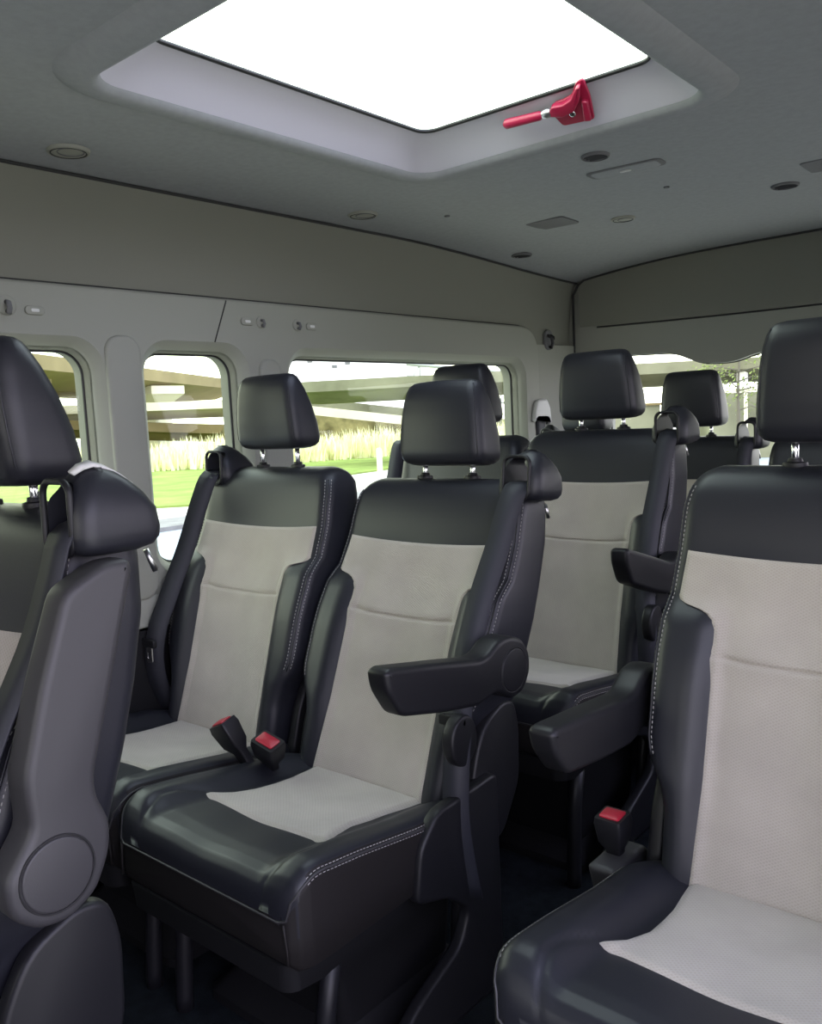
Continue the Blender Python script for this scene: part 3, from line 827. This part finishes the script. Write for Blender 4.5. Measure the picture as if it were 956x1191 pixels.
for x, y, lb in ((-1.12, 2.582, 'tiny round clip in the ceiling past the slim lamp'), (-1.747, 2.302, 'tiny round clip in the ceiling between two closed vents')):
    bm = bmesh.new(); bm_prism(bm, disc(.009, 16), .002, -.004, 'z', .002); o = link('trim_clip', bm, VENTG, None, (x, y, ceil_z(x, y)), auto=50); tag(o, lb, 'clip', 'clips in the ceiling')

# red hatch lever on the sloping skirt
nrm = Vector((0, .538, .843)); vd = Vector((0, -.843, .538)); ud = Vector((1, 0, 0))
t = thing('hatch_lever', 'red metal lever with round grip fixed to the pale edge of the roof hatch', 'lever', (-1.08, 1.8425, .6885))
BM = Matrix(((ud.x, vd.x, -nrm.x, 0), (ud.y, vd.y, -nrm.y, 0), (ud.z, vd.z, -nrm.z, 0), (0, 0, 0, 1)))   # u, v in the skirt, w out of it
def lv(bm, name, m, par, auto=40):
    bm.transform(BM); return link(name, bm, m, par, auto=auto)
bm = bmesh.new(); bm_prism(bm, round_poly([(.012, .012), (.030, .040), (.052, .040), (.080, .046), (.104, .074), (.124, .077), (.119, .030), (.101, -.033), (.022, -.027), (.016, -.004)], .008, 4), .002, .010, 'z', .003)
body = lv(bm, 'bracket', REDH, t)
bm = bmesh.new(); bm_prism(bm, round_poly([(.012, .020), (.028, .042), (.055, .038), (.082, .046), (.106, .070), (.116, .070), (.098, .036), (.075, .014), (.040, .008)], .006, 4), .008, .026, 'z', .003)
lv(bm, 'cast_arm', REDH, t)
bm = bmesh.new(); bm_prism(bm, round_poly([(.080, -.024), (.098, -.028), (.112, .024), (.098, .030)], .005, 4), .008, .020, 'z', .004); lv(bm, 'flange', REDH, t)
bm = bmesh.new(); bm_tube(bm, [(-.004, .026, .018), (.004, .0265, .018), (.014, .027, .018), (.020, .027, .018)], lambda q: .011 if .2 < q < .8 else .0085, 16); lv(bm, 'collar', STEEL, t)
bm = bmesh.new(); gp = [(-.108 + .106 * k / 14, .033 - .006 * k / 14, .020) for k in range(15)]
bm_tube(bm, gp, lambda q: .0118 * (1 - .12 * q) * min(1, (q / .05) ** .5 + .35, ((1 - q) / .05) ** .5 + .6), 18); lv(bm, 'grip', REDH, t, 60)
bm = bmesh.new(); bm_prism(bm, [(.062 + p[0], .002 + p[1]) for p in disc(.0085, 20)], .009, .0165, 'z', .003); sc_ = lv(bm, 'screw', CHROME, t)
bm = bmesh.new(); bm_prism(bm, [(.062 + p[0], .002 + p[1]) for p in disc(.003, 12)], .016, .0175, 'z'); lv(bm, 'screw_hole', RUBBER, sc_)

# coat hooks and clips along the side wall
def hook(y, z, rr, lb, nm='coat_hook', cat='hook'):
    t = thing(nm, lb, cat, (WX, y, z), 'hooks and clips above the side windows')
    bm = bmesh.new(); bm_prism(bm, [(p[0], p[1]) for p in disc(rr, 24)], -.002, .004, 'x', .003); link('base', bm, TRIM, t, auto=50)
    bm = bmesh.new(); bm_tube(bm, [(.002, 0, rr * .3), (.014, 0, rr * .2), (.018, 0, -rr * .35), (.013, 0, -rr * .75), (.006, 0, -rr * .55)], rr * .26, 8); link('hook', bm, VENTG, t)
hook(.959, .309, .024, 'round coat hook above the headrest at the left edge')
hook(1.725, .310, .018, 'coat hook above the gap between the narrow and the wide side window')
hook(1.871, .309, .018, 'coat hook above the near end of the wide side window')
for y, z, lb in ((1.026, .301, 'small oblong cap beside the round coat hook at the left edge'), (1.672, .309, 'small oblong cap before the pair of coat hooks'), (1.933, .307, 'small oblong cap after the pair of coat hooks')):
    t = thing('cover_cap', lb, 'cap', (WX, y, z), 'oblong caps above the side windows')
    bm = bmesh.new(); bm_prism(bm, rrect(-.024, .024, -.011, .011, .010), -.002, .005, 'x', .003); link('cap', bm, TRIM, t, auto=50)
    bm = bmesh.new(); bm_prism(bm, rrect(-.010, .010, -.004, .004, .003), .004, .0065, 'x', .001); link('tab', bm, PALE, t, auto=50)
t = thing('corner_hook', 'dark round hook high on the rear left corner pillar', 'hook', (WX - .028, 3.42, .322))
bm = bmesh.new(); bm_prism(bm, rrect(-.035, .035, -.045, .045, .03), -.002, .012, 'x', .006); link('base', bm, VENTG, t, auto=50)
bm = bmesh.new(); bm_tube(bm, [(.01, -.012, .02), (.03, -.012, .01), (.032, -.005, -.015), (.022, 0, -.035), (.01, 0, -.03)], .007, 8); link('hook', bm, GREYPL, t)
bm = bmesh.new(); bm_tube(bm, [(.01, .014, .022), (.026, .014, .012), (.026, .012, .0)], .006, 8); link('peg', bm, RUBBER, t)
# wall mounted belt anchor
t = thing('belt_anchor', 'pale grey belt anchor with a black belt on the rear corner pillar', 'seat belt anchor', (WX - .028, 3.30, 0))
bm = bmesh.new(); bm_prism(bm, round_poly([(-.075, -.02), (-.07, .01), (-.048, .055), (.035, .06), (.062, .02), (.07, -.05), (.048, -.06), (.040, -.03), (-.05, -.028), (-.062, -.045), (-.078, -.04)], .014, 4), -.002, .045, 'x', .012); link('housing', bm, PALE, t, auto=45)
bm = bmesh.new(); c_ = [Vector(p) for p in smooth_path([(.025, -.008, -.015), (.03, -.008, -.06), (.02, -.008, -.2), (.012, 0, -.5), (.012, 0, -.95)])]
ribbon(bm, c_, [.075] * len(c_), [Vector((0, 1, 0))] * len(c_)); link('belt', bm, WEB, t)

# ------------------------------------------------------------------ outside
GZ = -1.75
GROUNDM = mat('pale_concrete', (.48, .46, .39), .9, noise=(.8, .9, 1.1), spec=.1)
ROADM = mat('road_surface', (.30, .335, .36), .9, noise=(1.5, .95, 1.05), spec=.1)
KERBM = mat('kerb_grey', (.22, .21, .20), .9, noise=(3, .8, 1.1), spec=.1)
LAWNM = mat('lawn', (.225, .295, .075), .95, noise=(.9, .72, 1.2), spec=.05)
WEEDM = mat('dry_tall_grass', (.86, .82, .42), .9, noise=(1.2, .7, 1.5), spec=.05)
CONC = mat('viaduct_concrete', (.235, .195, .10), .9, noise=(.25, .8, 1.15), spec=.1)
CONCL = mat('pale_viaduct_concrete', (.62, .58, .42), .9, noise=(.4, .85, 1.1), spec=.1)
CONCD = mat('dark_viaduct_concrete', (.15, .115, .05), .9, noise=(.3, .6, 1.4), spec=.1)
WHITEB = mat('white_render', (.88, .87, .82), .8, spec=.1)
DARKW = mat('dark_window', (.12, .12, .12), .4)
OLIVE = mat('olive_paint_and_shade', (.17, .17, .105), .9, noise=(.6, .7, 1.4), spec=.1)  # olive of the rear structures; also carries the ramp deck's painted-in shade
BARK = mat('bark', (.10, .09, .06), .9)
LEAF = mat('leaves', (.16, .20, .06), .8, noise=(2, .6, 1.6), spec=.1)
BUSH = mat('bank_shrubs', (.16, .14, .06), .95, noise=(1.4, .35, 1.9), spec=.05)
STEELG = mat('grey_steel', (.28, .29, .27), .6)
def slab(name, pts, z0, z1, m, **k):
    bm = bmesh.new(); bm_prism(bm, pts, z0, z1, 'z'); return link(name, bm, m, smooth=False, **k)
struct(slab('ground', [(-220, -120), (60, -120), (60, 260), (-220, 260)], GZ - .3, GZ, GROUNDM))
struct(slab('road', [(-12.8, -60), (-12.8, 8.3), (-13.0, 60), (-4.2, 60), (-4.2, -60)], GZ, GZ + .012, ROADM))
struct(slab('kerb', [(-14.2, -60), (-14.05, 8.8), (-14.3, 60), (-13.0, 60), (-12.8, 8.3), (-12.8, -60)], GZ, GZ + .09, KERBM))
lawn = [(-40, -10), (-24, 2), (-19.2, 8.6), (-17.4, 10.6), (-16.4, 11.6), (-17.3, 13), (-19.5, 15.2), (-19.7, 20), (-20.5, 25), (-22, 34), (-30, 60), (-60, 60), (-60, -10)]
o = slab('lawn', lawn, GZ, GZ + .05, LAWNM); struct(o)
# tall dry grass along the far side of the lawn
def tuft_band(name, path, width, h0, h1, n, m, label, seed):
    random.seed(seed); bm = bmesh.new()
    L = [0]
    for a, b in zip(path, path[1:]): L.append(L[-1] + hypot(b[0] - a[0], b[1] - a[1]))
    for _ in range(n):
        s = random.random() * L[-1]; i = max(k for k in range(len(L) - 1) if L[k] <= s); f = (s - L[i]) / (L[i + 1] - L[i])
        x = path[i][0] + (path[i + 1][0] - path[i][0]) * f; y = path[i][1] + (path[i + 1][1] - path[i][1]) * f
        dx, dy = path[i + 1][0] - path[i][0], path[i + 1][1] - path[i][1]; q = hypot(dx, dy); o_ = random.random() * width
        x += -dy / q * o_; y += dx / q * o_
        h = random.uniform(h0, h1) * (.8 + .3 * sin(x * .7) * cos(y * .5)); a = random.random() * pi; w_ = random.uniform(.04, .10)
        lx, ly = random.uniform(-.25, .25) * h, random.uniform(-.25, .25) * h
        p = [Vector((x - cos(a) * w_, y - sin(a) * w_, GZ)), Vector((x + cos(a) * w_, y + sin(a) * w_, GZ)), Vector((x + lx * .5 + cos(a) * w_ * .6, y + ly * .5 + sin(a) * w_ * .6, GZ + h * .6)), Vector((x + lx, y + ly, GZ + h)), Vector((x + lx * .5 - cos(a) * w_ * .6, y + ly * .5 - sin(a) * w_ * .6, GZ + h * .6))]
        bm.faces.new([bm.verts.new(v) for v in p])
    o = link(name, bm, m, smooth=False); return tag(o, label, 'grass', kind='stuff')
tuft_band('tall_grass', [(-21, 40), (-24.5, 34), (-26.5, 30), (-28.5, 24), (-31, 21), (-34, 17), (-37, 10), (-40, 0)], -7, .9, 1.5, 9000, WEEDM, 'bright tall dry grass along the far edge of the lawn', 3)
# bollard on the lawn
bm = bmesh.new(); bm_loft(bm, [[Vector((r * p[0], r * p[1], z)) for p in disc(1, 16)] for r, z in ((.09, 0), (.09, .8), (.085, .86), (.05, .9))]); o = link('bollard', bm, CONCL, None, (-17.9, 19.6, GZ), auto=40); tag(o, 'short pale bollard post on the lawn outside the wide window', 'bollard')
# viaducts
def deck(name, p0, p1, z0a, z1a, z0b, z1b, wid, m, label, par=None):
    a, b = Vector(p0), Vector(p1); d = (b - a).normalized(); nn = Vector((d.y, -d.x))
    if nn.dot((a + b) / 2) < 0: nn = -nn
    bm = bmesh.new(); n = 12; rings = []
    for i in range(n + 1):
        t = i / n; p = a.lerp(b, t); z0 = z0a + (z0b - z0a) * t; z1 = z1a + (z1b - z1a) * t; h = z1 - z0
        prof = [(0, z1), (0, z0 + h * .35), (.5, z0 + h * .2), (wid * .25, z0 - h * .3), (wid * .75, z0 - h * .3), (wid - .5, z0 + h * .2), (wid, z0 + h * .35), (wid, z1), (wid - .3, z1), (wid - .3, z1 - h * .3), (.3, z1 - h * .3), (.3, z1)]
        rings.append([Vector((p.x + nn.x * u, p.y + nn.y * u, z)) for u, z in prof])
    bm_loft(bm, rings)
    o = link(name, bm, m, par, smooth=False)
    if label: tag(o, label, 'viaduct')
    return o
def column(x, y, z1, w_, m, par, name='pier', z0=GZ):
    bm = bmesh.new(); bm_prism(bm, rrect(x - w_ / 2, x + w_ / 2, y - w_ / 2, y + w_ / 2, w_ * .2, 3), z0, z1 - 1.0, 'z')
    bm2 = [[Vector((x + sx * w_ * k, y + sy * w_ * k, z)) for sx, sy in ((-.5, -.5), (.5, -.5), (.5, .5), (-.5, .5))] for k, z in ((.9, z1 - 1.0), (1.9, z1 - .3), (1.9, z1 + .3))]
    bm_loft(bm, bm2); return link(name, bm, m, par, smooth=False)
t = thing('viaduct', 'high brown concrete road viaduct crossing behind the two narrow side windows', 'viaduct', (-54, 35, GZ)); lo = -t.location
o = deck('deck', (-30, 0), (-66, 53), 3.25, 4.5, 3.1, 4.4, 10, CONC, None, t); o.location = lo
for x, y, m_ in ((-56.5, 37.5, CONCL), (-49.5, 23.5, CONC)):
    o = column(x, y, 3.0, 1.5, m_, t); o.location = lo
t = thing('ramp_viaduct', 'pale lower viaduct ramp passing under the high brown viaduct', 'viaduct', (-46, 33, GZ)); lo = -t.location
o = deck('deck', (-60, 20), (-43.2, 36.8), 1.15, 2.0, .95, 1.75, 6, CONCL, None, t); o.location = lo
for x, y in ((-56, 25.5), (-45, 37)):
    o = column(x, y, 1.0, 1.0, CONCL, t); o.location = lo
t = thing('dark_ramp', 'dark sloping ramp low behind the tall grass in the narrow window', 'viaduct', (-46, 33, GZ)); lo = -t.location
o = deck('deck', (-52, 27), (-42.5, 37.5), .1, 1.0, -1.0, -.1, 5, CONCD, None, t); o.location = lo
t = thing('ramp_embankment', 'dark sloping ramp with pale guard rail behind the grass in the wide window', 'ramp', (-31, 33, GZ)); lo = -t.location
o = deck('deck', (-35.4, 29.7), (-24.5, 38.6), 1.05, 1.75, -1.15, -.45, 1.6, OLIVE, None, t); o.location = lo  # dark colour stands in for the deck's shadow side
def rail(a, b, r, m, name, par, seg=6):
    bm = bmesh.new(); bm_tube(bm, [a, b], r, seg); o = link(name, bm, m, par, smooth=False); o.location = lo; return o
bm = bmesh.new(); A, B = Vector((-34.6, 28.7, 1.11)), Vector((-23.8, 37.4, -1.05))
hh = Vector((0, 0, .22)); dd = Vector((-.03, -.03, 0)); bm_loft(bm, [[p - hh, p + hh, p + hh + dd, p - hh + dd] for p in (A, B)]); o = link('guard_rail', bm, CONCL, t, smooth=False); o.location = lo
bm = bmesh.new(); rings = []
for i in range(25):
    f = i / 24; p = Vector((-36.4, 29.2)).lerp(Vector((-23.5, 39.8)), f); hgt = 2.2 * (1 - f) + .9 + .25 * sin(i * 1.9)
    rings.append([Vector((p.x + .7 * u * 2.4, p.y - .75 * u * 2.4 * -1, GZ + hgt * q)) for u, q in ((-.9, 0), (-.5, .45), (-.2, .8), (.1, 1), (.5, .9), (.9, .4), (1.1, 0))])
bm_loft(bm, rings); o = link('bank', bm, BUSH, t); o.location = lo
# white building with small dark windows, footbridge
t = thing('white_building', 'tall white building with small dark windows beyond the ramp', 'building', (-68, 66, GZ)); lo = -t.location
u_ = Vector((11.1, 8.9, 0)).normalized(); q_ = Vector((-u_.y, u_.x, 0))
def onf(s, z, d=0.): return Vector((-72, 60, 0)) + u_ * s + q_ * d + Vector((0, 0, z))
bm = bmesh.new(); bm_loft(bm, [[onf(0, GZ), onf(18, GZ), onf(18, GZ, 12), onf(0, GZ, 12)], [onf(0, 22), onf(18, 22), onf(18, 22, 12), onf(0, 22, 12)]]); o = link('wall', bm, WHITEB, t, smooth=False); o.location = lo
for s, z in ((8.2, 6.4), (8.2, 5.7), (9.6, 6.6), (9.6, 6.0), (10.5, 6.3), (8.2, 8.6), (9.6, 8.6), (10.9, 8.6), (5.6, 6.4), (8.2, 10.4), (9.6, 10.4)):
    bm = bmesh.new(); bm_loft(bm, [[onf(s, z, -.06), onf(s + .55, z, -.06), onf(s + .55, z, .1), onf(s, z, .1)], [onf(s, z + .35, -.06), onf(s + .55, z + .35, -.06), onf(s + .55, z + .35, .1), onf(s, z + .35, .1)]])
    o = link('window', bm, DARKW, t, smooth=False); o.location = lo
t = thing('footbridge', 'thin grey steel footbridge against the sky beyond the wide window', 'footbridge', (-48, 58, GZ)); lo = -t.location
A0, A1 = Vector((-47.5, 56.0, 4.6)), Vector((-38, 62, 3.0))
rail(A0, A1, .16, STEELG, 'top_rail', t); rail(A0 - Vector((0, 0, 1.0)), A1 - Vector((0, 0, 1.0)), .10, STEELG, 'lower_rail', t); rail(A0 - Vector((0, 0, 2.8)), A1 - Vector((0, 0, 2.4)), .10, STEELG, 'lower_rail', t)
for f in (.1, .3, .5, .7, .9):
    p = A0.lerp(A1, f); rail(p, p - Vector((0, 0, 2.6)), .06, STEELG, 'post', t)
    rail(p, A0.lerp(A1, f - .14) - Vector((0, 0, 2.6)), .05, STEELG, 'brace', t)
rail(A0 - Vector((0, 0, 2.8)), Vector((A0.x, A0.y, GZ)), .2, STEELG, 'column', t); rail(A1 - Vector((0, 0, 2.4)), Vector((A1.x, A1.y, GZ)), .2, STEELG, 'column', t)
# behind the rear window
t = thing('rear_overpass', 'olive overpass with pale piers seen through the rear window', 'viaduct', (-12, 29, GZ)); lo = -t.location
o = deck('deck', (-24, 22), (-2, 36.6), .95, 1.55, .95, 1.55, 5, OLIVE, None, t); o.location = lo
for x, y in ((-14.6, 28.9), (-12.6, 30.2), (-10.9, 31.4), (-8.0, 33.2)):
    bm = bmesh.new(); bm_prism(bm, rrect(x - .16, x + .16, y - .16, y + .16, .04, 3), GZ, 1.2, 'z'); o = link('pier', bm, WHITEB, t, smooth=False); o.location = lo
t = thing('low_building', 'low olive building with a pale band seen through the rear window', 'building', (-9, 27, GZ)); lo = -t.location
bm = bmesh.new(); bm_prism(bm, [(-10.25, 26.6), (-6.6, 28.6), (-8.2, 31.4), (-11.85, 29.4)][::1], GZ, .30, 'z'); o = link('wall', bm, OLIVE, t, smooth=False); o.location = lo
bm = bmesh.new(); bm_prism(bm, [(-10.4, 26.5), (-6.5, 28.65), (-8.2, 31.6), (-12.1, 29.4)], .30, .40, 'z'); o = link('roof_edge', bm, CONCL, t, smooth=False); o.location = lo
t = thing('dark_shed', 'small dark shed under the overpass beside the rear headrests', 'shed', (-13.4, 27.5, GZ)); lo = -t.location
bm = bmesh.new(); bm_prism(bm, [(-14.4, 26.9), (-12.5, 28.0), (-13.2, 29.3), (-15.1, 28.2)], GZ, .05, 'z'); o = link('wall', bm, OLIVE, t, smooth=False); o.location = lo
bm = bmesh.new(); bm_prism(bm, [(-14.6, 26.75), (-12.3, 28.0), (-13.2, 29.5), (-15.4, 28.2)], .05, .13, 'z'); o = link('roof', bm, CONCD, t, smooth=False); o.location = lo
t = thing('lamp_post', 'slim pale lamp post behind the rear window', 'lamp post', (-8.45, 24.6, GZ)); lo = -t.location
bm = bmesh.new(); bm_tube(bm, [(0, 0, 0), (0, 0, 2.1)], .05, 10); link('pole', bm, CONCL, t)
bm = bmesh.new(); bm_tube(bm, [(-.25, 0, 2.1), (.25, 0, 2.1)], .05, 8); link('lamp_head', bm, CONCL, t)
# a sparse tree by the rear window
random.seed(11)
t = thing('tree', 'sparse small tree with scattered leaves seen through the rear window', 'tree', (-8.35, 23.6, GZ))
bm = bmesh.new(); bm_tube(bm, [(0, 0, 0), (.05, 0, 1.2), (0, .1, 2.0), (.1, 0, 3.4)], lambda q: .07 * (1 - .7 * q), 8); tips = []
for k in range(16):
    a = random.random() * 6.28; z = random.uniform(1.5, 3.2); L_ = random.uniform(.6, 1.3)
    p = [Vector((0, 0, z)), Vector((cos(a) * L_ * .5, sin(a) * L_ * .5, z + .12)), Vector((cos(a) * L_, sin(a) * L_, z + random.uniform(-.1, .3)))]
    bm_tube(bm, p, lambda q: .02 * (1 - .7 * q), 5); tips += [p[1], p[2], p[1].lerp(p[2], .5)]
link('trunk', bm, BARK, t)
bm = bmesh.new()
for p in tips:
    for k in range(14):
        c_ = p + Vector([random.gauss(0, .16) for _ in range(3)]); n_ = Vector([random.gauss(0, 1) for _ in range(3)]).normalized(); a_ = n_.orthogonal().normalized() * .05; b_ = n_.cross(a_).normalized() * .025
        bm.faces.new([bm.verts.new(c_ + v) for v in (-a_, -b_, a_, b_)])
link('leaves', bm, LEAF, t, smooth=False)

# ------------------------------------------------------------------ camera, light, colour
def add_camera():
    f, p, y, r = 996.15, .10853, .70635, -.048763
    F = Vector((-sin(y) * cos(p), cos(y) * cos(p), -sin(p))); Rt = Vector((cos(y), sin(y), 0)); U = Rt.cross(F)
    Rr = Rt * cos(r) + U * sin(r); Ur = -Rt * sin(r) + U * cos(r)
    cam = bpy.data.cameras.new('camera'); o = bpy.data.objects.new('camera', cam); COL.objects.link(o)
    o.matrix_world = Matrix(((Rr.x, Ur.x, -F.x, 0), (Rr.y, Ur.y, -F.y, 0), (Rr.z, Ur.z, -F.z, 0), (0, 0, 0, 1)))
    cam.sensor_fit = 'VERTICAL'; cam.sensor_height = 36; cam.lens = f / 1191 * 36
    cam.clip_start = .02; cam.clip_end = 500
    SC.camera = o
add_camera()
w = bpy.data.worlds.new('sky'); SC.world = w; w.use_nodes = True
nt = w.node_tree; bg = nt.nodes['Background']
tc = nt.nodes.new('ShaderNodeTexCoord'); sp = nt.nodes.new('ShaderNodeSeparateXYZ'); nt.links.new(tc.outputs['Generated'], sp.inputs[0])
rp = nt.nodes.new('ShaderNodeValToRGB'); nt.links.new(sp.outputs['Z'], rp.inputs['Fac'])
rp.color_ramp.elements[0].position = 0; rp.color_ramp.elements[0].color = (1, .97, .86, 1)
rp.color_ramp.elements[1].position = .6; rp.color_ramp.elements[1].color = (.80, .86, 1, 1)
mr = nt.nodes.new('ShaderNodeMapRange'); mr.inputs['From Min'].default_value = -.7; mr.inputs['From Max'].default_value = .8
nt.links.new(sp.outputs['X'], mr.inputs['Value'])
mx = nt.nodes.new('ShaderNodeMix'); mx.data_type = 'RGBA'; mx.blend_type = 'MULTIPLY'; mx.inputs[0].default_value = 1
r2 = nt.nodes.new('ShaderNodeValToRGB'); nt.links.new(mr.outputs['Result'], r2.inputs['Fac'])
r2.color_ramp.elements[0].color = (.97, 1, .84, 1); r2.color_ramp.elements[1].color = (.80, .76, .98, 1)
nt.links.new(rp.outputs['Color'], mx.inputs[6]); nt.links.new(r2.outputs['Color'], mx.inputs[7])
nt.links.new(mx.outputs[2], bg.inputs['Color']); bg.inputs['Strength'].default_value = 6.0
SC.view_settings.view_transform = 'Standard'; SC.view_settings.look = 'None'; SC.view_settings.gamma = 1
SC.view_settings.exposure = 0; SC.view_settings.use_curve_mapping = False
SC.cycles.max_bounces = 10; SC.cycles.diffuse_bounces = 6; SC.cycles.use_denoising = True
